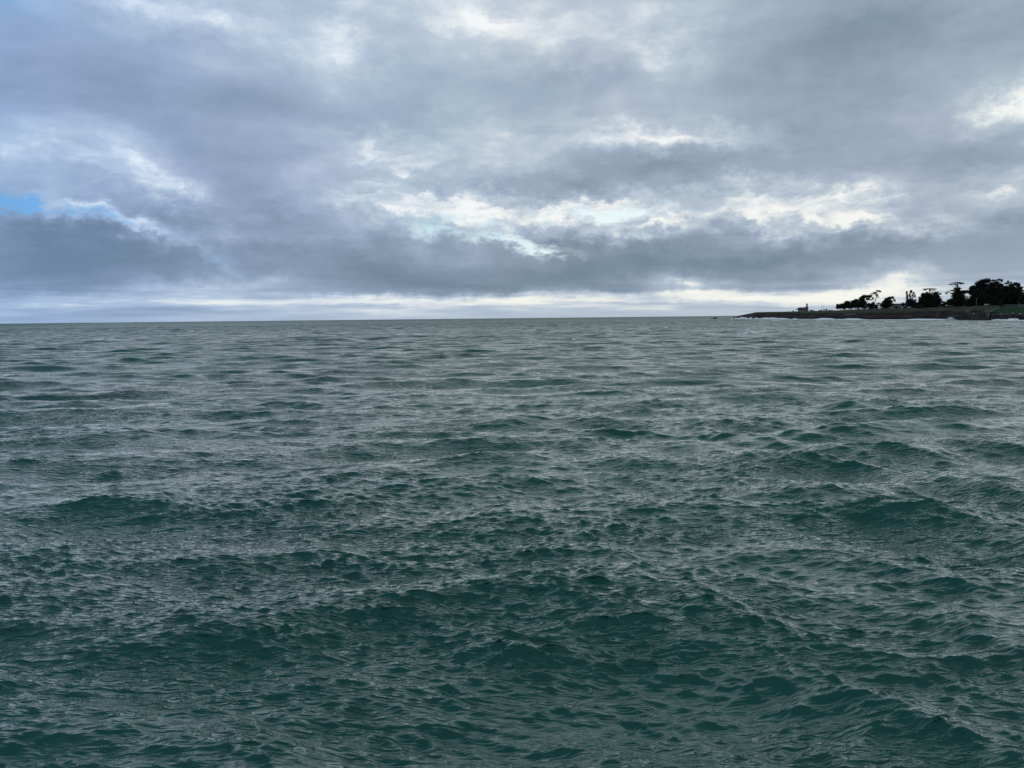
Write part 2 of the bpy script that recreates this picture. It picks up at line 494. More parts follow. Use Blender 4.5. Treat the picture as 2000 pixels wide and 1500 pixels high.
def vnoise(x, y, seed=0):          # cheap smooth value noise, vectorised
    r = np.random.default_rng(seed); T = r.random((256, 256)).astype(np.float32)
    i = np.floor(x).astype(np.int64); j = np.floor(y).astype(np.int64)
    fx = x - i; fy = y - j; fx = fx * fx * (3 - 2 * fx); fy = fy * fy * (3 - 2 * fy)
    a = T[j % 256, i % 256]; b_ = T[j % 256, (i + 1) % 256]; c = T[(j + 1) % 256, i % 256]; d = T[(j + 1) % 256, (i + 1) % 256]
    return (a * (1 - fx) + b_ * fx) * (1 - fy) + (c * (1 - fx) + d * fx) * fy


def fbm(x, y, seed=0, oct=4):
    s_ = 0; a = .5; n_ = 0
    for o in range(oct):
        s_ = s_ + a * vnoise(x * 2 ** o, y * 2 ** o, seed + o); n_ += a; a *= .5
    return s_ / n_


def sea_disp(x, y):
    r = np.hypot(x, y); sp = spacing(r)
    out = np.zeros(x.shape + (3,), np.float32)
    for bi, (tile, rot, lmin, gain) in enumerate(BANDS):
        wgt = np.clip((lmin / sp - 1.5) / 1.5, 0, 1) * gain
        if bi == 4: wgt = wgt * np.clip((x + 1.0) / 7, 0, 1) * np.clip((80 - y) / 50, 0, 1)
        gust = 1.0 if bi == 0 else 0.4 + 1.15 * fbm(x / 8 + 40, y / 4 + 40, 30, 3)
        out += sample(tile, x, y, rot) * (wgt * gust)[..., None]
    out[..., :2] *= CHOP
    lee = np.clip((r - 3) / 5, 0, 1)
    return out * lee[..., None]


def build_sea():
    rs = list(np.arange(1, 9, .5)) + list(np.arange(9, 18, .05))
    r = 18.0
    while r < 340: rs.append(r); r += max(.05, r * .003)
    while r < 1250: rs.append(r); r += 1.6
    while r < 3000: rs.append(r); r *= 1.004
    while r < 70000: rs.append(r); r *= 1.03
    rs = np.array(rs)
    fine = np.radians(np.arange(-44.22, 44.23, .132))
    coarse = np.radians(np.arange(44.22 + 2, 360 - 44.22 - 1, 4.0))
    th = np.concatenate([fine, coarse])
    nr, nt = len(rs), len(th)
    R, T = np.meshgrid(rs, th, indexing='ij')
    x = R * np.sin(T); y = R * np.cos(T)
    d = sea_disp(x, y)
    far = T > np.radians(44.3)
    d[far] *= 0.3
    V = np.stack([x + d[..., 0], y + d[..., 1], d[..., 2]], -1).reshape(-1, 3)
    i = np.arange(nr - 1)[:, None] * nt; j = np.arange(nt)[None, :]; j1 = (j + 1) % nt
    Fq = np.stack([i + j, i + nt + j, i + nt + j1, i + j1], -1).reshape(-1, 4)
    o = np_mesh('sea', V, Fq[:, ::-1], M['water'], smooth=True)
    ro = np.interp(np.log(R), np.log([5, 20, 60, 200, 600, 2000, 60000]), [0, 0, .08, .16, .2, .25, .3]).astype(np.float32).ravel()
    a = o.data.attributes.new('fine_chop', 'FLOAT', 'POINT'); a.data.foreach_set('value', ro)
    tag(o, kind='structure')
    return o


build_sea()

# ---------------------------------------------------------------- the headland
# column, row of the waterline, row of the cliff edge, row of the top of the land
COAST = [
 (1430, 622.0, 621.3, 621.0), (1436, 622.2, 619.2, 618.5), (1446, 622.4, 616.4, 615.8), (1458, 622.6, 614.0, 613.6), (1468, 622.8, 612.2, 611.6),
 (1476, 623.0, 611.2, 609.6), (1500, 623.2, 610.8, 609.2), (1530, 623.6, 610.8, 608.6), (1565, 624.0, 611.2, 607.9), (1600, 624.1, 611.6, 607.0),
 (1640, 624.2, 611.2, 606.0), (1700, 624.6, 609.6, 603.0), (1740, 624.8, 608.6, 602.0), (1800, 625.0, 607.8, 601.2), (1850, 625.2, 606.6, 599.8),
 (1900, 625.6, 604.8, 597.6), (1930, 626.0, 606.0, 596.8), (1950, 626.2, 611.0, 596.6), (2000, 627.2, 612.5, 597.2), (2060, 628.8, 612, 596.5), (2300, 634.5, 608, 590)]
cx = np.array([c[0] for c in COAST], float)


def coast_at(px):
    yw = np.interp(px, cx, [c[1] for c in COAST]); ye = np.interp(px, cx, [c[2] for c in COAST]); yt = np.interp(px, cx, [c[3] for c in COAST])
    h = 621.3 - (px - 1000) * math.tan(ROLL)
    Dw = CAM_H * F / (yw - h)
    return Dw, h, ye, yt


def depth_z(px, py, Dist):           # height of what shows at (px,py) at horizontal depth Dist along the view
    d = ray(px, py)
    return CAM_H + Dist * d.z / d.y


def at(px, Y, z):
    d = ray(px, hor(px)); return Vector((d.x / d.y * Y, Y, z))


FACE, SLOPE = 9.0, 26.0


def build_land():
    pxs = np.concatenate([np.arange(1430, 2060, .6), np.arange(2060, 2300, 3)])
    Dw, h, ye, yt = coast_at(pxs)
    k = np.array([ray(p, hor(p)).x / ray(p, hor(p)).y for p in pxs])
    ze = np.array([depth_z(p, e, D_ + FACE) for p, e, D_ in zip(pxs, ye, Dw)])
    zt = np.array([depth_z(p, e, D_ + FACE + SLOPE) for p, e, D_ in zip(pxs, yt, Dw)])
    size = np.clip((pxs - 1434) / 40, 0, 1)
    ze = np.where(pxs < 1445, ze * np.clip((pxs - 1426) / 8, 0, 1), ze)
    ts, vs, kinds = [], [], []
    rows = []
    nf, ns_ = 34, 16
    xw = k * Dw
    for i in range(-3, nf):
        f = i / (nf - 1)
        if i < 0:
            Y = Dw + i * 1.5; z = np.full_like(Y, i * .6); rows.append((Y, z, 'rock')); continue
        z = ze * f
        # ledges: the face steps back at softer beds and bulges at buttresses
        butt = (fbm(xw / 22 + 9, z / 30 + 3, 50, 4) - .5) * 16 * np.sin(min(1, f * 1.2) * PI * .55)
        cove = (fbm(xw / 6 + 3, z / 3.2 + 3, 70, 4) - .5) * 8
        ledge = (vnoise(np.full_like(Y, 3.1) + xw / 90, z * 1.1 + 5 + xw / 60, 60)) * 2.2
        Y = Dw + FACE * f ** 1.3 + (butt + cove + ledge) * size
        rows.append((Y, z, 'rock'))
    Yl = rows[-1][0]
    for i in range(1, ns_ + 1):
        f = i / ns_
        bump = (fbm(xw / 7, f * 8 + xw / 40, 90, 4) - .5) * 1.1 * math.sin(f * PI) 
        crest = (fbm(xw / 4, xw * 0 + 2, 95, 3) - .5) * .5 * f
        Y = Yl + (Dw + FACE + SLOPE - Yl) * f
        z = ze + (zt - ze) * (1 - (1 - f) ** 1.5) + (bump + crest) * size
        rows.append((Y, z, 'grass'))
    for add, dz in ((10, 0), (40, -.1), (110, -.3), (200, -.6), (240, -6), (250, -16)):
        sc = np.clip((pxs - 1434) / 60, .08, 1)
        rows.append((Dw + FACE + SLOPE + add * sc, zt + dz * np.clip((pxs - 1434) / 60, 0, 1) - (zt * (1.0 if dz < -5 else 0) * (1 - sc)), 'grass'))
    Y = np.stack([r_[0] for r_ in rows]); Z = np.stack([r_[1] for r_ in rows])
    X = k[None, :] * Y
    nr, nc = Y.shape
    V = np.stack([X, Y, Z], -1).reshape(-1, 3)
    i = np.arange(nr - 1)[:, None] * nc; j = np.arange(nc - 1)[None, :]
    Fq = np.stack([i + j, i + j + 1, i + nc + j + 1, i + nc + j], -1).reshape(-1, 4)
    o = np_mesh('headland', V, Fq, M['land'], smooth=False)
    gr = np.zeros((nr, nc), np.float32)
    edge = 3 + nf
    for q in range(nr):
        gr[q] = np.clip((q - edge + 5 + 20 * (fbm(xw / 11, xw * 0 + 4, 33, 5) - .5)) / 2, 0, 1)
    gr *= np.clip((pxs - 1472) / 10, 0, 1)[None, :]
    lawn = np.zeros((nr, nc), np.float32)
    lw = np.clip((pxs - 1936) / 8, 0, 1)
    for q in range(edge, nr):
        lawn[q] = lw
    for q in range(edge - 4, edge): lawn[q] = lw * (vnoise(xw / 3, xw * 0 + q, 5) > .35)
    # slope in front of the stair is green too
    for q in range(edge - 2, nr): lawn[q] = np.maximum(lawn[q], .55 * np.clip(1 - np.abs(pxs - 1915) / 18, 0, 1))
    bare = np.zeros((nr, nc), np.float32)
    PXg = np.broadcast_to(pxs, (nr, nc)); Q_ = np.arange(nr)[:, None]

    def patch(x0, x1, q0, q1, a, tilt=0.0):
        m = (PXg > x0) & (PXg < x1) & (Q_ > q0 + tilt * (PXg - x0)) & (Q_ < q1 + tilt * (PXg - x0))
        m = m & (fbm(np.broadcast_to(xw / 5, (nr, nc)), Q_ / 2.5 + 0 * PXg, 44, 3) > .36)
        bare[m] = np.maximum(bare[m], a)
    patch(1647, 1671, edge - 11, edge - 6, .55, .10)
    patch(1618, 1636, edge - 8, edge - 5, .4)
    patch(1884, 1897, edge - 10, edge - 2, .35)
    patch(1474, 1495, edge - 3, edge + 12, .22)
    patch(1455, 1475, edge - 22, edge - 8, .15)
    patch(1580, 1592, edge - 22, edge - 14, .2)
    patch(1800, 1822, edge - 13, edge - 11, .4)
    patch(1700, 1760, edge - 14, edge - 12, .15)
    patch(1840, 1990, edge + 13, edge + 16, .3)
    for nme, arr in (('grassy', gr), ('lawn', lawn), ('bare', bare)):
        a = o.data.attributes.new(nme, 'FLOAT', 'POINT'); a.data.foreach_set('value', arr.ravel().astype(np.float32))
    tag(o, kind='structure')
    return o


build_land()


def top_z(px, back=0.0):
    Dw, h, ye, yt = coast_at(np.array([px], float))
    Y = float(Dw[0]) + FACE + SLOPE
    return Y + back, depth_z(px, float(yt[0]), Y)


# ---------------------------------------------------------------- trees
rnd = random.Random(3)


def leaf_mass(pads, Y, n_per_m2=5.0, leaf=0.55, seed=0, flat=0.5):
    """needle sprays scattered through flattened ellipsoid pads; pads in world units (x, y, z, rx, ry, rz)"""
    r = np.random.default_rng(seed)
    tri = []
    for (x, y, z, rx, ry, rz) in pads:
        n = int(max(90, PI * rx * rz * n_per_m2 * 4.5))
        d = r.normal(size=(n, 3)); d /= np.linalg.norm(d, axis=1)[:, None]
        rr = r.random(n) ** (1 / 2.2)
        lob = 1 + .22 * np.sin(d[:, 0] * 5 + seed) * np.cos(d[:, 2] * 6 + seed * 2 + d[:, 1] * 4) + .10 * r.normal(size=n)
        c = np.stack([x + d[:, 0] * rx * rr * lob, y + d[:, 1] * ry * rr * lob, z + d[:, 2] * rz * rr * lob], -1)
        out = np.stack([d[:, 0], d[:, 1], d[:, 2] * flat], -1) + r.normal(size=(n, 3)) * .55
        out /= np.linalg.norm(out, axis=1)[:, None]
        side = np.cross(out, r.normal(size=(n, 3))); side /= np.linalg.norm(side, axis=1)[:, None]
        s_ = leaf * 1.35 * (.5 + .9 * r.random(n))[:, None]
        tri.append(np.stack([c - side * s_ * .45 - out * s_ * .4, c + side * s_ * .45 - out * s_ * .4, c + out * s_ * .9], 1))
    T = np.concatenate(tri).reshape(-1, 3)
    return T, np.arange(len(T)).reshape(-1, 3)


def tree(base, pads, label, name='cypress_tree', back=14, cat='tree', group='dark cypress trees on the headland',
         mat_='needles', trunk_r=.45, leaf=.6, dens=5.0, seed=1, lean_top=None, trunk=True):
    bx, by = base
    Yt, zt = top_z(bx, back)
    zb = zt - .25
    s_ = Yt / F
    root_p = at(bx, Yt, zb)
    root = empty(name, root_p)
    W = []
    for (px, py, rx, ry) in pads:
        zc = depth_z(px, py, Yt)
        xc = at(px, Yt, 0).x
        yo = rnd.uniform(-.25, .25) * rx * s_
        W.append((xc - root_p.x, yo, zc - root_p.z, rx * s_, max(.9, rx * s_ * .75), max(.35, ry * s_)))
    V, Fc = leaf_mass(W, Yt, dens, leaf, seed)
    V = V[...]; V[:, 2] = np.maximum(V[:, 2], -.3)
    crown = np_mesh('crown', V, Fc, M[mat_], root)
    if trunk:
        bm = bmesh.new()
        top = max(W, key=lambda q: q[2])
        tt = Vector((top[0], top[1], top[2]))
        pts = [Vector((0, 0, -.6))]
        for f in (.25, .5, .75, 1):
            pts.append(Vector((tt.x * f ** 1.3 + rnd.uniform(-.3, .3), tt.y * f, tt.z * f)))
        tube(bm, pts, [trunk_r * 1.5, trunk_r, trunk_r * .75, trunk_r * .5, trunk_r * .2], 7)
        tr = bm_obj('trunk', bm, M['bark'], root)
        bm = bmesh.new()
        for q in W:
            e = Vector((q[0], q[1], q[2]))
            f = min(.8, max(.15, e.z / max(tt.z, .1) * .7))
            s0 = Vector((tt.x * f ** 1.3, tt.y * f, tt.z * f))
            mid = (s0 + e) / 2 + Vector((0, 0, -.08 * (e - s0).length))
            tube(bm, [s0, mid, e, e + (e - mid) * .4], [trunk_r * .45, trunk_r * .3, trunk_r * .18, .04], 5)
            bm_obj('limb', bm, M['bark'], root); bm = bmesh.new()
        bm.free()
    tag(root, label, cat, group)
    return root


tree((1642, 606), [(1635.5, 600, 4, 3.5), (1635, 595.5, 2, 2), (1641, 597.5, 6, 4.5), (1647, 596.5, 6, 4.5), (1652, 597.5, 4, 4), (1644, 601, 8, 2)],
     'lowest wind-clipped cypress at the lighthouse end of the tree line', trunk_r=.35, leaf=.65, seed=1)
tree((1658, 606), [(1655, 591, 6, 3.5), (1657, 596, 8, 5), (1652, 596, 5, 5), (1659, 600, 8, 2.5)],
     'second cypress from the lighthouse end, dense rounded low crown', trunk_r=.35, leaf=.65, seed=2)
tree((1669, 605), [(1666, 589.5, 5, 3), (1672, 587, 5, 3.5), (1671, 594, 9, 6), (1665, 597, 5, 4.5), (1674, 599, 8, 3)],
     'third cypress from the lighthouse end, low crown rising to the right', trunk_r=.35, leaf=.65, seed=3)
tree((1689, 603), [(1682, 586, 6, 6), (1685, 580.5, 5, 3), (1690, 579, 7, 3), (1697, 579, 5, 2.5), (1700, 577.5, 3, 1.2), (1681, 594, 7, 6), (1687, 592, 5, 6), (1694, 584, 4, 2), (1688, 600, 6, 3)],
     'swept cypress whose crown climbs towards the tall sparse tree', trunk_r=.4, leaf=.65, seed=4)
tree((1706, 602), [(1714, 568, 4.5, 1.2), (1717.5, 569.8, 2.6, 1), (1707, 571, 4, .8), (1703, 574, 6, 1), (1712, 577, 3.5, .7), (1699, 577, 4, .8), (1699, 585.5, 4.5, 1), (1704, 582, 1.4, 2.5),
                   (1714, 580, 1.8, .8), (1709, 572.5, 3, .8), (1711, 575, 2, .6), (1698, 581, 3, 1)],
     'tall sparse leaning cypress with a bare trunk and open tiers', trunk_r=.42, leaf=.55, dens=6, seed=5)
tree((1703, 603), [(1697, 596, 5, 4.5), (1703, 597, 6, 4.5), (1710, 598, 6, 3.5), (1714, 593.5, 2.5, 1.4), (1717, 592, 2.5, .8), (1704, 592.5, 3, 3), (1705, 601.5, 12, 2)],
     'dark thicket of scrub at the foot of the tall sparse cypress', name='scrub_thicket', cat='bush', group='bushes on the headland', trunk_r=.2, seed=6)
tree((1734, 603), [(1731, 586, 4.5, 4), (1736, 582, 5, 2.6), (1741, 580.5, 4, 1.6), (1728, 591, 6, 4.5), (1735, 591, 7, 7), (1744, 583, 2, 1.5), (1746, 586, 1.4, 1.6), (1747.5, 588, 1, 1),
                   (1722, 596, 6, 3.5), (1732, 597, 10, 4), (1732, 601, 12, 2.5), (1741, 596.5, 4, 4)],
     'hunched cypress with one branch arching over to the right', trunk_r=.4, leaf=.65, seed=7)
tree((1777, 602), [(1770, 572, 1.8, 3.4), (1770.5, 580, 1.9, 6), (1778, 569.5, 2.6, 3), (1775.5, 577, 1.6, 5), (1783, 572.5, 1.8, 2), (1785.8, 578, .9, 4), (1780.6, 577, .6, 4), (1783, 577, .5, 3.5),
                   (1776, 590, 9, 8), (1776, 597, 11, 5), (1777, 601, 12, 2.5), (1787.5, 586.5, 1.8, 1.8), (1785, 592, 4, 6), (1763.5, 594, 3.2, 3)],
     'narrow ragged cypress with forked top and hanging branches', trunk_r=.45, leaf=.55, dens=6, seed=8)
tree((1815, 602), [(1814.5, 564.3, 12, .9), (1805, 566.3, 3, .7), (1823, 566.3, 4, .6), (1815, 567.5, 1.6, 2), (1813, 579, 12, 8), (1803, 577, 6, 5), (1827, 577, 7, 5.5), (1815, 590, 19, 10),
                   (1799, 588, 6, 7), (1832, 587, 7, 8), (1835.5, 573.5, 2.2, 1), (1828, 571.5, 4.5, 1.6), (1840, 590, 4, 1.5), (1815, 596, 24, 5), (1815, 600.5, 24, 3), (1796, 582, 3, 2)],
     'broad dome-shaped cypress with a flat table of foliage on top', trunk_r=.5, leaf=.6, dens=5.5, seed=9)
tree((1868, 600), [(1868, 552.5, 11, 1.1), (1855, 555.3, 4.5, .7), (1864, 556, 4, 1.2), (1868, 558.5, 1.6, 3), (1876, 554, 6, .8), (1867, 564, 7, 3), (1858, 567.5, 6, 1.2), (1850, 570.5, 4.5, .9), (1847, 573.5, 2.6, .9),
                   (1859, 573, 5, 1.4), (1869, 571, 7, 5.5), (1880, 570.5, 8, 3.6), (1887, 570, 5, 3.4), (1872, 580, 13, 7), (1858, 590, 9, 7), (1872, 590, 21, 9), (1870, 599, 22, 3), (1868, 578, 10, 6)],
     'layered cypress with a flat spreading top and open left tiers', trunk_r=.5, leaf=.55, dens=6, seed=10)
tree((1909, 598), [(1925, 548.5, 8, 4.5), (1916, 549.5, 7, 4), (1909, 554.5, 7, 5), (1901, 561, 7, 4), (1895, 564, 5, 3), (1894, 570, 5, 4), (1904, 572, 13, 9), (1920, 562, 13, 10), (1910, 584, 20, 10), (1910, 592, 23, 8), (1910, 597.5, 24, 3), (1925, 578, 14, 12), (1898, 590, 12, 9)],
     'biggest rounded cypress, highest crown of the right-hand clump', trunk_r=.7, leaf=.6, dens=5.5, seed=11, back=20)
tree((1946, 597), [(1938, 547.8, 6, 1.5), (1949, 546.5, 5.5, 1.5), (1953.5, 548.5, 2, 2), (1942, 553.5, 7, 4), (1952, 558, 6, 4), (1934, 558, 7, 7), (1945, 569, 14, 11), (1945, 580, 18, 14), (1945, 590, 22, 9), (1945, 596.5, 22, 3), (1934, 572, 12, 12), (1957, 572, 10, 12)],
     'middle cypress of the right-hand clump with lacy arching top', trunk_r=.6, leaf=.6, dens=5.5, seed=12, back=26)
tree((1976, 597), [(1964, 553.5, 4.5, 1.8), (1966, 549.5, 1.2, 1), (1971, 552, 3, .9), (1973, 557, 5, 3), (1981, 554.5, 6, 3), (1986.5, 557, 3.4, 4), (1976, 567, 12, 9), (1989, 566, 5, 6), (1976, 580, 18, 14), (1976, 590, 21, 9), (1976, 596.5, 21, 3), (1966, 572, 10, 12), (1962, 562, 5, 4), (1995, 561, 2.4, .6)],
     'cypress with a bulging right shoulder, right of the lacy crown', trunk_r=.6, leaf=.6, dens=5.5, seed=13, back=18)
tree((2004, 597), [(1998, 567.5, 5, .9), (1996, 573, 3.5, 1.6), (2003, 577, 6, 6), (1999, 586, 10, 11), (2012, 574, 9, 10), (2008, 590, 16, 9)],
     'cypress cut by the right edge of the view with a thin flat branch', trunk_r=.55, leaf=.6, dens=5.5, seed=14, back=24)
for bx, pads, lab, sd_ in (
        (1848, [(1846, 593, 5, 3), (1846, 599.5, 8, 2.5), (1852, 592.5, 5, 4), (1842, 596, 6, 3)], 'dark bush filling the gap left of the layered cypress', 21),
        (1791, [(1791, 595, 5, 5), (1791, 601, 6, 2), (1789, 598, 6, 3)], 'dark bush between the ragged and the dome-shaped cypress', 22),
        (1756, [(1750, 600, 3, 2), (1760, 600, 4, 1.8)], 'low hedge bush in front of the low house', 23),
        (1549, [(1549, 607.3, 1.6, .8)], 'tiny round bush left of the brick lighthouse', 24),
        (1584, [(1584, 606.4, 3.5, .9), (1588, 606.9, 3, .7)], 'grey-green mound of scrub right of the brick lighthouse', 25),
        (1602, [(1601, 606.5, 3, .7), (1604, 606, 1.4, 1)], 'small scrub bush beside the twin thin masts', 26),
        (1622, [(1620.5, 605.8, 1.2, 1.1), (1625, 606, 2, .7)], 'small scrub bush right of the teal truck', 27)):
    tree((bx, 0), pads, lab, name='bush', cat='bush', group='bushes on the headland', mat_='bush' if bx < 1640 else 'needles', trunk_r=.08, leaf=.5, dens=8, seed=sd_, back=8 if bx < 1640 else 12)

# ---------------------------------------------------------------- the brick lighthouse
Yl, zl = top_z(1566, 4)
pxm = Yl / F
P0 = at(1566, Yl, zl)
lh = empty('lighthouse', P0)
tag(lh, 'small brick lighthouse with square tower and hipped house on the grassy point', 'lighthouse')
hx = lambda px: (px - 1566) * pxm
bm = bmesh.new(); box(bm, ((hx(1560) + hx(1573)) / 2, 0, 1.95), (hx(1573) - hx(1560), 7, 4.1)); bm_obj('wall', bm, M['brick'], lh)
bm = bmesh.new(); box(bm, (hx(1565), -.2, -.25), (hx(1578) - hx(1556), 9, .7)); bm_obj('plinth', bm, M['concrete'], lh)
# roof: ridge, hip on the seaward end that runs down over the porch
bm = bmesh.new()
x0, x1 = hx(1555.2), hx(1572.5)
rz, ez = 6.1, 3.7
v = [bm.verts.new(q) for q in ((x0, -3.9, ez - .9), (x1, -4.1, ez), (x1, 4.1, ez), (x0, 3.9, ez - .9), (hx(1560.2), 0, rz), (x1, 0, rz),
                               (x0, -3.9, ez - 1.2), (x1, -4.1, ez - .3), (x1, 4.1, ez - .3), (x0, 3.9, ez - 1.2))]
for f in ((0, 1, 5, 4), (1, 2, 5), (2, 3, 4, 5), (3, 0, 4), (6, 7, 1, 0), (7, 8, 2, 1), (8, 9, 3, 2), (9, 6, 0, 3), (9, 8, 7, 6)): bm.faces.new([v[i] for i in f])
bm_obj('roof', bm, M['roof'], lh)
for yy in (-3.4, 3.4):
    bm = bmesh.new(); box(bm, (hx(1556.2), yy, 1.25), (.3, .3, 2.7)); bm_obj('porch_post', bm, M['white'], lh)
for px in (1562.6, 1566.4, 1570.3):
    bm = bmesh.new(); box(bm, (hx(px), -3.53, 1.9), (1.3, .1, 1.7)); fr = bm_obj('window', bm, M['white'], lh)
    bm = bmesh.new(); box(bm, (hx(px), -3.60, 1.9), (1.0, .08, 1.4)); bm_obj('pane', bm, M['glass'], fr)
tx = hx(1575)
bm = bmesh.new()
ring_stack(bm, [(tx, -1.2, 0, 2.75), (tx, -1.2, 3, 2.6), (tx, -1.2, 7.2, 2.25), (tx, -1.2, 7.21, 2.45), (tx, -1.2, 7.6, 2.45)], 4, phase=PI / 4)
bm_obj('tower', bm, M['brick'], lh)
for z in (2.2, 5.0):
    bm = bmesh.new(); box(bm, (tx, -1.2 - (1.93 if z < 3 else 1.78), z), (.8, .14, 1.4)); wn = bm_obj('window', bm, M['white'], lh)
    bm = bmesh.new(); box(bm, (tx, -1.2 - (2.03 if z < 3 else 1.88), z), (.55, .1, 1.1)); bm_obj('pane', bm, M['glass'], wn)
bm = bmesh.new(); ring_stack(bm, [(tx, -1.2, 7.6, 2.3), (tx, -1.2, 7.85, 2.3)], 8); bm_obj('gallery', bm, M['white'], lh)
bm = bmesh.new()
for i in range(8):
    a = 2 * PI * i / 8; box(bm, (tx + 2.15 * math.cos(a), -1.2 + 2.15 * math.sin(a), 8.3), (.09, .09, .9))
ring_stack(bm, [(tx, -1.2, 8.72, 2.18), (tx, -1.2, 8.8, 2.18)], 8)
bm_obj('railing', bm, M['white'], lh)
bm = bmesh.new(); ring_stack(bm, [(tx, -1.2, 7.85, 1.5), (tx, -1.2, 10.9, 1.45)], 8); ln = bm_obj('lantern_room', bm, M['white'], lh)
bm = bmesh.new(); ring_stack(bm, [(tx, -1.2, 8.9, 1.56), (tx, -1.2, 10.4, 1.54)], 8); bm_obj('pane', bm, mat('lantern_glass', (.45, .5, .52), .15, .1, 1, .5), ln)
bm = bmesh.new(); ring_stack(bm, [(tx, -1.2, 10.9, 1.95), (tx, -1.2, 11.3, 1.7), (tx, -1.2, 12.2, .55), (tx, -1.2, 12.5, .3)], 8); cp = bm_obj('cupola', bm, M['roof'], lh)
bm = bmesh.new(); ring_stack(bm, [(tx, -1.2, 12.5, .3), (tx, -1.2, 12.8, .32), (tx, -1.2, 13.1, .07), (tx, -1.2, 14.4, .05)], 6); bm_obj('finial', bm, M['roof'], cp)


# ---------------------------------------------------------------- posts, masts
def post(px, h_, r0, label, mat_='timber', back=6, name='post', cat='post', group=None, cross=False, lamp=False):
    Y, z = top_z(px, back); p = at(px, Y, z)
    o = empty(name, p)
    bm = bmesh.new(); tube(bm, [(0, 0, -.5), (0, 0, h_ * .5), (0, 0, h_)], [r0, r0 * .9, r0 * .7], 6); bm_obj('shaft', bm, M[mat_], o)
    if cross:
        bm = bmesh.new(); box(bm, (0, 0, h_ - .8), (2.4, .15, .18)); bm_obj('crossarm', bm, M[mat_], o)
    if lamp:
        bm = bmesh.new(); tube(bm, [(0, 0, h_), (.5, 0, h_ + .25), (1.2, 0, h_ + .2)], [.07, .06, .05], 5); box(bm, (1.45, 0, h_ + .17), (.7, .3, .16)); bm_obj('lamp_head', bm, M[mat_], o)
    tag(o, label, cat, group)


post(1538.8, 2.4, .16, 'short dark post furthest left of the lighthouse', 'roof', group='short posts left of the lighthouse')
post(1541.5, 2.2, .16, 'short dark post nearer the lighthouse of the two', 'roof', group='short posts left of the lighthouse')
post(1604.3, 10.5, .13, 'thin pale lamp post left of the teal truck', 'metal', name='lamp_post', cat='lamp post', lamp=True, group='thin masts by the teal truck')
post(1607.6, 9.5, .13, 'thin pale mast directly beside the teal truck', 'metal', name='mast', cat='mast', group='thin masts by the teal truck')
post(1906.3, 8.0, .16, 'pale utility pole standing in front of the biggest cypress', 'timber', back=3, name='utility_pole', cat='pole', cross=True)
post(1989.5, 2.4, .2, 'short pale post below the bulging cypress', 'timber', back=2)


# ---------------------------------------------------------------- vehicles
def profile_body(pts, wdt, name, mat_, parent, inset=0.0):
    bm = bmesh.new()
    a = [bm.verts.new((x, -wdt / 2 + (inset if z > 1.0 else 0), z)) for x, z in pts]
    c = [bm.verts.new((x, wdt / 2 - (inset if z > 1.0 else 0), z)) for x, z in pts]
    bm.faces.new(a); bm.faces.new(c[::-1])
    n = len(pts)
    for i in range(n): bm.faces.new((a[(i + 1) % n], a[i], c[i], c[(i + 1) % n]))
    return bm_obj(name, bm, mat_, parent)


def wheels(o, xs, wdt, r=.33):
    for x in xs:
        for s in (-1, 1):
            bm = bmesh.new()
            n = 12
            a = [bm.verts.new((x + r * math.cos(2 * PI * i / n), s * (wdt / 2 - .2), r + r * math.sin(2 * PI * i / n))) for i in range(n)]
            c = [bm.verts.new((x + r * math.cos(2 * PI * i / n), s * (wdt / 2 + .02), r + r * math.sin(2 * PI * i / n))) for i in range(n)]
            bm.faces.new(a); bm.faces.new(c[::-1])
            for i in range(n): bm.faces.new((a[(i + 1) % n], a[i], c[i], c[(i + 1) % n]))
            bm_obj('wheel', bm, M['rubber'], o)


def car(px, label, paint='carwhite', kind='car', flip=1, back=3, dz=0.0):
    Y, z = top_z(px, back)
    o = empty('parked_' + kind, at(px, Y, z + dz)); o.scale = (flip, 1, 1)
    if kind == 'van':
        profile_body([(-2.6, .35), (2.4, .35), (2.6, .7), (2.5, 1.2), (1.9, 1.35), (1.4, 2.2), (1.2, 2.3), (-2.5, 2.3), (-2.65, 2.1)], 1.95, 'body', M[paint], o, .1)
        profile_body([(-2.0, 1.4), (1.6, 1.4), (1.25, 2.0), (-2.0, 2.0)], 1.82, 'side_window', M['glass'], o)
        wheels(o, (-1.7, 1.7), 1.95, .36)
    elif kind == 'truck':
        profile_body([(-3.2, .6), (1.2, .6), (1.2, 1.9), (-3.2, 1.9)], 2.1, 'cargo_box', M[paint], o)
        profile_body([(1.25, .5), (3.0, .5), (3.1, 1.4), (2.7, 1.6), (2.4, 2.7), (1.35, 2.8)], 2.0, 'cab', M[paint], o, .08)
        profile_body([(1.5, 1.7), (2.55, 1.7), (2.3, 2.45), (1.5, 2.5)], 1.9, 'side_window', M['glass'], o)
        wheels(o, (-2.2, 2.2), 2.1, .42)
    else:
        profile_body([(-2.2, .35), (2.15, .35), (2.25, .6), (2.1, .85), (1.2, .98), (.5, 1.42), (-1.1, 1.45), (-1.9, 1.0), (-2.2, .92)], 1.8, 'body', M[paint], o, .12)
        profile_body([(-1.5, 1.02), (.95, 1.02), (.42, 1.36), (-1.05, 1.38)], 1.66, 'side_window', M['glass'], o)
        wheels(o, (-1.35, 1.35), 1.8)
    for s in (-.6, .6):
        bm = bmesh.new(); box(bm, ((2.6 if kind == 'van' else 3.1 if kind == 'truck' else 2.24), s, .72), (.08, .3, .16)); bm_obj('headlight', bm, M['white'], o)
    tag(o, label, 'truck' if kind == 'truck' else 'van' if kind == 'van' else 'car', 'vehicles parked along the headland road')
    return o


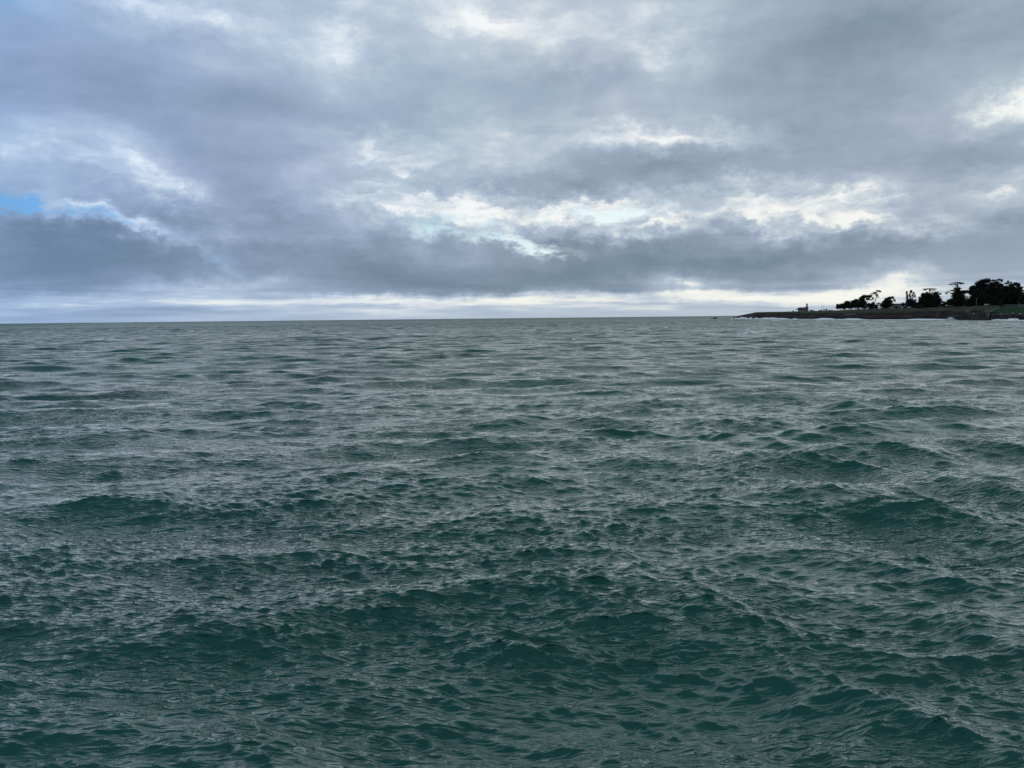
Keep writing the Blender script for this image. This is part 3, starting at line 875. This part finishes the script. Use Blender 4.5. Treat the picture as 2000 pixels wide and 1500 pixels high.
car(1612, 'dark teal truck with raised cab alone between lighthouse and trees', 'teal', 'truck', 1, 3)
car(1649, 'pale van under the second cypress from the lighthouse end', 'carsilver', 'van', 1, 26, .4)
car(1662, 'pale car under the third low cypress crown', 'carwhite', 'car', -1, 3, .2)
car(1676, 'white van beneath the swept cypress, largest white vehicle', 'carwhite', 'van', 1, 3, -.2)
car(1685, 'silver car just right of the white van', 'carsilver', 'car', 1, 3)
car(1695, 'white car in front of the dark thicket by the tall cypress', 'carwhite', 'car', -1, 3)
car(1720, 'white car left of the hunched cypress', 'carwhite', 'car', 1, 3, .3)
car(1741, 'grey car below the arching cypress branch', 'carsilver', 'car', 1, 3, .2)
car(1763, 'white car at the right end of the low house', 'carwhite', 'car', 1, 3)
car(1775, 'white car at the foot of the narrow ragged cypress', 'carwhite', 'car', -1, 2)
car(1927, 'pale car parked under the biggest cypress near the stair', 'carsilver', 'car', 1, 1, .2)

# ---------------------------------------------------------------- low house
Yh, zh = top_z(1754, 30)
s_ = Yh / F
hs = empty('low_house', at(1754, Yh, zh)); tag(hs, 'long low house with dark flat-pitched roof between two cypresses', 'house')
bm = bmesh.new(); box(bm, (0, 0, 2.3), (20 * s_, 8, 5.0)); bm_obj('wall', bm, M['house'], hs)
bm = bmesh.new()
v = [bm.verts.new(q) for q in ((-11 * s_, -5, 4.85), (11 * s_, -5, 4.85), (11 * s_, 5, 4.85), (-11 * s_, 5, 4.85), (-10.5 * s_, 0, 6.0), (10.5 * s_, 0, 6.0))]
for f in ((0, 1, 5, 4), (1, 2, 5), (2, 3, 4, 5), (3, 0, 4), (3, 2, 1, 0)): bm.faces.new([v[i] for i in f])
bm_obj('roof', bm, M['roof'], hs)
for px in (-8, -4.6, -1, 2.5, 6):
    bm = bmesh.new(); box(bm, (px * s_, -4.03, 3.2), (1.5, .1, 1.2)); fr = bm_obj('window', bm, M['white'], hs)
    bm = bmesh.new(); box(bm, (px * s_, -4.10, 3.2), (1.25, .08, .95)); bm_obj('pane', bm, M['glass'], fr)

# ---------------------------------------------------------------- stair down the cliff, portal, railing


def cliff_pt(px, py, off=-1.2):
    """a point on the front of the headland seen at (px,py)"""
    Dw, h, ye, yt = coast_at(np.array([px], float))
    Dw = float(Dw[0]); ye = float(ye[0]); yt = float(yt[0])
    z0 = depth_z(px, py, Dw + FACE)
    zE = depth_z(px, ye, Dw + FACE); zT = depth_z(px, yt, Dw + FACE + SLOPE)
    if z0 < zE: Y = Dw + FACE * max(0, z0 / zE) ** 1.3
    else:
        f = min(1, (z0 - zE) / max(.1, zT - zE)); Y = Dw + FACE + SLOPE * f * .6
    return at(px, Y + off, depth_z(px, py, Y + off))


st = empty('cliff_stair', cliff_pt(1935, 611)); o0 = st.location.copy()
tag(st, 'pale timber stair slanting down the green slope to the rocks', 'stair')
A = cliff_pt(1952, 600.5, -3) - o0; Bp = cliff_pt(1932, 609.5, -5) - o0; Cp = cliff_pt(1925, 608.5, -5) - o0
for a_, b_, wn in ((A, Bp, 'flight'), (Bp, Cp, 'landing')):
    bm = bmesh.new()
    dirv = (b_ - a_)
    for dd in (-.7, .7):
        tube(bm, [a_ + Vector((0, dd, 0)), b_ + Vector((0, dd, 0))], [.11, .11], 4)
        tube(bm, [a_ + Vector((0, dd, 1)), b_ + Vector((0, dd, 1))], [.06, .06], 4)
    bm_obj(wn + '_rail', bm, M['timber'], st)
nst = 24
for i in range(nst):
    q = A.lerp(Bp, (i + .5) / nst)
    bm = bmesh.new(); box(bm, q, (.36, 1.3, .07)); bm_obj('tread', bm, M['timber'], st)
bm = bmesh.new(); box(bm, (Bp + Cp) / 2 + Vector((0, 0, .02)), ((Bp - Cp).length, 1.5, .12)); bm_obj('landing_deck', bm, M['timber'], st)
for px0, px1, ya, yb in ((1925, 1928, 609, 617), (1929.5, 1931, 610, 618), (1933, 1929, 610, 620)):
    a_ = cliff_pt(px0, ya, -5) - o0; b_ = cliff_pt(px1, yb, -4) - o0
    bm = bmesh.new(); tube(bm, [a_, b_], [.16, .16], 5); bm_obj('strut', bm, M['timber'], st)

Y, z = top_z(1956, -2); pt = empty('gateway', at(1956, Y, z - .3)); tag(pt, 'pale square timber gateway at the head of the cliff stair', 'gateway')
for x in (-.75, .75):
    bm = bmesh.new(); box(bm, (x, 0, 1.5), (.28, .28, 3.2)); bm_obj('post', bm, M['timber'], pt)
bm = bmesh.new(); box(bm, (0, 0, 3.2), (2.2, .3, .26)); bm_obj('lintel', bm, M['timber'], pt)

rl = empty('railing', at(1958, *[top_z(1958, -3)[0]], top_z(1958, -3)[1])); o1 = rl.location.copy(); tag(rl, 'thin pale railing along the top of the bright green slope', 'railing')
pts = []
for i, px in enumerate(np.arange(1959, 2040, 3.0)):
    Y, z = top_z(px, -3); p = at(px, Y, z - .2) - o1; pts.append(p)
    bm = bmesh.new(); box(bm, p + Vector((0, 0, .45)), (.09, .09, 1.2)); bm_obj('post', bm, M['metal'], rl)
bm = bmesh.new(); tube(bm, [p + Vector((0, 0, 1.0)) for p in pts], [.06] * len(pts), 4); bm_obj('top_rail', bm, M['metal'], rl)


# ---------------------------------------------------------------- rocks
def rock_bm(sx, sy, sz, seed, sub=2):
    bm = bmesh.new(); bmesh.ops.create_icosphere(bm, subdivisions=sub, radius=1)
    r = random.Random(seed); ph = [r.uniform(0, 6) for _ in range(6)]
    for v in bm.verts:
        c = v.co
        k = 1 + .22 * math.sin(c.x * 3 + ph[0]) * math.cos(c.y * 3.3 + ph[1]) + .14 * math.sin(c.z * 5 + ph[2] + c.x * 4) + r.uniform(-.06, .06)
        v.co = Vector((c.x * sx * k, c.y * sy * k, c.z * sz * k))
    return bm


def rock(px, Y, z, s3, label, seed, name='sea_rock', mt='rock', group=None):
    o = bm_obj(name, rock_bm(*s3, seed), M[mt]); o.location = at(px, Y, z); tag(o, label, 'rock', group); return o


Yr = CAM_H * F / (622.6 - hor(1394)); k_ = Yr / F
# sea stack off the point: a humped rock with a low tail
bm = rock_bm(4.2 * k_, 5, 2.6 * k_, 5, 3)
bm2 = rock_bm(4.5 * k_, 3.5, 1.0 * k_, 6, 2)
me_ = bpy.data.meshes.new('tmp'); bm2.transform(Matrix.Translation((-4.6 * k_, 0, -.1))); bm2.to_mesh(me_); bm2.free(); bm.from_mesh(me_); bpy.data.meshes.remove(me_)
o = bm_obj('sea_rock', bm, M['rock']); o.location = at(1397, Yr, .3); tag(o, 'humped dark sea rock with a low tail standing off the point', 'rock', 'rocks in the sea off the point')
Yr2 = CAM_H * F / (624.9 - hor(1416))
rock(1416, Yr2, -.3, (9 * Yr2 / F, 4, .9), 'low flat rock awash between the sea rock and the point', 8, group='rocks in the sea off the point')

for i, (px, py, w_) in enumerate([(1943, 614.5, 1.9), (1947.5, 615.2, 1.5), (1950.5, 613.8, 1.6), (1955, 613.2, 1.9), (1957.5, 614.4, 1.4), (1965.5, 613.6, 1.7), (1979, 612.2, 2.2), (1956, 622, 1.8), (1993, 613.5, 2.8), (1902, 613.2, 2.0)]):
    p = cliff_pt(px, py, -2.2); s = w_ * p.y / F * .95
    o = bm_obj('boulder', rock_bm(s, s * .9, s * .62, 30 + i), M['boulder']); o.location = p
    labs = ['leftmost pale boulder below the bright green slope', 'small pale boulder second from left below the green slope', 'pale boulder in the middle of the cluster below the green slope',
            'larger pale boulder at the right of the cluster below the slope', 'small pale boulder tucked under the right of the cluster', 'lone pale boulder right of the boulder cluster',
            'wide pale boulder high on the bank towards the right edge', 'pale boulder low on the rocks just above the water', 'broad grey boulder beside the right edge of the view', 'pale boulder left of the cliff stair under the bare face']
    tag(o, labs[i], 'boulder', 'pale boulders at the foot of the slope')

# heap of dark riprap along the foot on the right: past counting
def riprap():
    r = np.random.default_rng(5)
    bm = bmesh.new(); bmesh.ops.create_icosphere(bm, subdivisions=1, radius=1)
    bv = np.array([v.co[:] for v in bm.verts]); bf = np.array([[v.index for v in f.verts] for f in bm.faces]); bm.free()
    VV, FF, n = [], [], 0
    for i in range(1500):
        px = r.uniform(1700, 2050) if i < 500 else r.uniform(1900, 2050)
        lim = 12 if px > 1935 else 4.5
        Dw, h, ye, yt = coast_at(np.array([px]));
        yw = h[0] + CAM_H * F / Dw[0]
        py = yw - r.random() ** 1.2 * lim
        p = cliff_pt(px, py, -1.5 - r.random() * 2.5)
        s = r.uniform(.4, 1.15)
        q = bv * (1 + .25 * r.normal(size=(len(bv), 1))) * np.array([s, s * r.uniform(.7, 1.2), s * r.uniform(.5, .9)])
        VV.append(q + np.array(p)); FF.append(bf + n); n += len(bv)
    m = mat('riprap_rock', (.042, .038, .036), .9, .7, .35)
    o = np_mesh('riprap', np.concatenate(VV), np.concatenate(FF), m); tag(o, 'dark tumbled rocks piled along the foot of the headland', kind='stuff')
    o['category'] = 'rocks'


riprap()


# ---------------------------------------------------------------- surf, splash and whitecaps
def surf():
    r = np.random.default_rng(9)
    pxs = np.arange(1428, 2060, .5)
    Dw, h, _, _ = coast_at(np.maximum(pxs, 1434))
    k = np.array([ray(p, hor(p)).x / ray(p, hor(p)).y for p in pxs])
    xw = k * Dw
    amp = np.interp(pxs, [1428, 1440, 1470, 1530, 1600, 1640, 1665, 1700, 1730, 1800, 1845, 1857, 1870, 1880, 1930, 1960, 2060], [.3, .8, 1.0, .8, 1.1, 1.2, .9, .6, .8, .7, .6, .5, .3, .15, .2, .5, .6])
    puff = np.clip(fbm(xw / 7, xw * 0, 21, 4) * 2.6 - .5, .22, 2)
    rows = []
    nr = 14
    for i in range(nr):
        f = i / (nr - 1)
        Y = Dw - (1 - f) * (16 + 40 * vnoise(xw / 30, xw * 0 + 1, 22)) * np.clip(amp, .25, 1) + 1.5
        z = .12 + amp * puff * 3.2 * np.sin(min(1, f * 1.15) * PI * .55) ** 3 + .25 * (fbm(xw / 2, xw * 0 + i * .7, 23, 2) - .5) * (1 if 0 < i else 0)
        z = np.where(i == 0, -.5, z)
        rows.append(np.stack([k * Y, Y, z], -1))
    V = np.stack(rows); nr_, nc = V.shape[:2]
    i = np.arange(nr_ - 1)[:, None] * nc; j = np.arange(nc - 1)[None, :]
    Fq = np.stack([i + j, i + j + 1, i + nc + j + 1, i + nc + j], -1).reshape(-1, 4)
    # holes: only foam where it is thick
    cen_x = (V[:-1, :-1, 0]).ravel(); cen_y = V[:-1, :-1, 1].ravel()
    rown = np.repeat(np.arange(nr_ - 1), nc - 1) / nr_
    keep = fbm(cen_x / 9, cen_y / 5, 25, 4) + .42 * rown + .25 * np.tile(np.interp(pxs[:-1], [1428, 1600, 1730, 1870, 1880, 1930, 1960], [.8, .9, .8, .8, .5, .5, .7]), nr_ - 1) > .52
    o = np_mesh('surf', V.reshape(-1, 3), Fq[keep], M['foam'], smooth=True)
    tag(o, 'white surf breaking along the foot of the headland', 'surf', kind='stuff')


surf()

# burst of spray against the rocks
def splash(px, py0, py1, wpx, label, seed, off=-14):
    Dw, h, _, _ = coast_at(np.array([px], float)); Y = float(Dw[0]) + off
    s = Y / F; r = np.random.default_rng(seed)
    H = (py0 - py1) * s; W = wpx * s / 2
    n = 42; m = 16
    V = []
    for i in range(m + 1):
        for j in range(n):
            a = 2 * PI * j / n; f = i / m
            rad = math.cos(f * PI / 2) ** .75
            k = 1 + .16 * math.sin(a * 3 + seed) * math.cos(f * 5) + .10 * r.normal()
            V.append((W * rad * k * math.cos(a), W * .5 * rad * k * math.sin(a), -.4 + (H + .4) * f * (1 + .07 * r.normal())))
    V = np.array(V)
    i = np.arange(m)[:, None] * n; j = np.arange(n)[None, :]; j1 = (j + 1) % n
    Fq = np.stack([i + j, i + j1, i + n + j1, i + n + j], -1).reshape(-1, 4)
    # droplets round the dome
    T = []
    for q in range(700):
        a = r.uniform(0, PI); rr = 1 + abs(r.normal()) * .13
        c = np.array([W * rr * math.cos(a), r.normal() * W * .3, max(0, H * rr * math.sin(a))]); e = r.normal(size=(3, 3)) * .10
        T.append(c + e)
    T = np.array(T).reshape(-1, 3)
    nV = len(V); V = np.concatenate([V, T])
    tri = np.arange(len(T)).reshape(-1, 3) + nV; tri = np.concatenate([tri, tri[:, :1]], 1)
    me = bpy.data.meshes.new('spray_burst')
    me.from_pydata([tuple(v) for v in V], [], [tuple(f) for f in Fq] + [tuple(f[:3]) for f in tri]); me.update(); me.materials.append(M['foam'])
    o = link(bpy.data.objects.new('spray_burst', me)); o.location = at(px, Y, 0)
    tag(o, label, 'spray', kind='stuff')


splash(1857, 625.5, 619.8, 15, 'rounded burst of white spray against the rocks', 3)


def whitecaps():
    """foam sheets lying on the backs of breaking crests"""
    VV, FF, n = [], [], 0
    caps = [(1470, 651, 26, 2.4), (1448, 652, 12, 1.3), (1853, 633, 9, 1.6), (192, 664, 20, 1.3), (205, 662, 10, .9), (575, 651, 9, 1), (205, 632.5, 6, .7), (890, 625.5, 12, .9), (1560, 632, 12, .7),
            (1660, 632.5, 16, .8), (1740, 628.5, 16, 1.2), (350, 760, 10, .6), (5, 734, 10, 1.2), (1120, 664, 10, .7), (1300, 640, 12, .6), (760, 640, 10, .6), (1600, 627.5, 30, .9), (1690, 628, 26, .9), (1500, 626, 22, .8)]
    for ci, (px, py, wpx, hpx) in enumerate(caps):
        h = hor(px); Y0 = CAM_H * F / (py - h); s = Y0 / F
        W = wpx * s / 2; Dp = min(hpx * Y0 / (py - h), Y0 * .12) * .6
        nx, ny = 40, 12
        u, v = np.meshgrid(np.linspace(-1, 1, nx), np.linspace(-1, 1, ny))
        c = at(px, Y0, 0)
        rg = fbm(u * 4 + ci * 9, v * 3 + 5, 77, 4)
        x = c.x + u * W + .2 * W * v; y = Y0 + v * Dp + (vnoise(u * 3 + ci, v * 0 + 2, 5) - .5) * Dp * 1.5
        d = sea_disp(x, y)
        prof = np.clip(1 - u ** 2 - v ** 2 * .9, 0, 1)
        z = d[..., 2] + .03 + hpx * s * .55 * prof * rg + .10 * prof
        V = np.stack([x + d[..., 0], y + d[..., 1], z], -1).reshape(-1, 3)
        i = np.arange(ny - 1)[:, None] * nx; j = np.arange(nx - 1)[None, :]
        Fq = np.stack([i + j, i + j + 1, i + nx + j + 1, i + nx + j], -1).reshape(-1, 4)
        keep = (prof[:-1, :-1] * .9 + rg[:-1, :-1] > .82).ravel()
        VV.append(V); FF.append(Fq[keep] + n); n += len(V)
    o = np_mesh('whitecaps', np.concatenate(VV), np.concatenate(FF), M['foam'], smooth=True)
    tag(o, 'scattered white foam on breaking wave crests of the open sea', 'foam', kind='stuff')


whitecaps()

# ---------------------------------------------------------------- a gull far off over the point
d = ray(1511, 586); Yg = 500
gp = Vector((d.x / d.y * Yg, Yg, CAM_H + d.z / d.y * Yg))
gl = empty('gull', gp); tag(gl, 'tiny distant gull flying left of the lighthouse', 'bird')
bm = bmesh.new(); tube(bm, [(-.3, 0, 0), (-.15, 0, .02), (.1, 0, .02), (.28, 0, .05), (.36, 0, .05)], [.02, .07, .08, .05, .01], 8); bm_obj('body', bm, M['gull'], gl)
for s in (-1, 1):
    bm = bmesh.new()
    v = [bm.verts.new(q) for q in ((.12, 0, .05), (-.08, 0, .05), (.10, s * .35, .22), (-.06, s * .35, .22), (-.02, s * .68, .15))]
    v2 = [bm.verts.new((q.co.x, q.co.y, q.co.z - .02)) for q in v]
    for f in ((0, 1, 3, 2), (2, 3, 4)): bm.faces.new([v[i] for i in f]); bm.faces.new([v2[i] for i in f][::-1])
    bm_obj('wing', bm, M['gull'], gl)
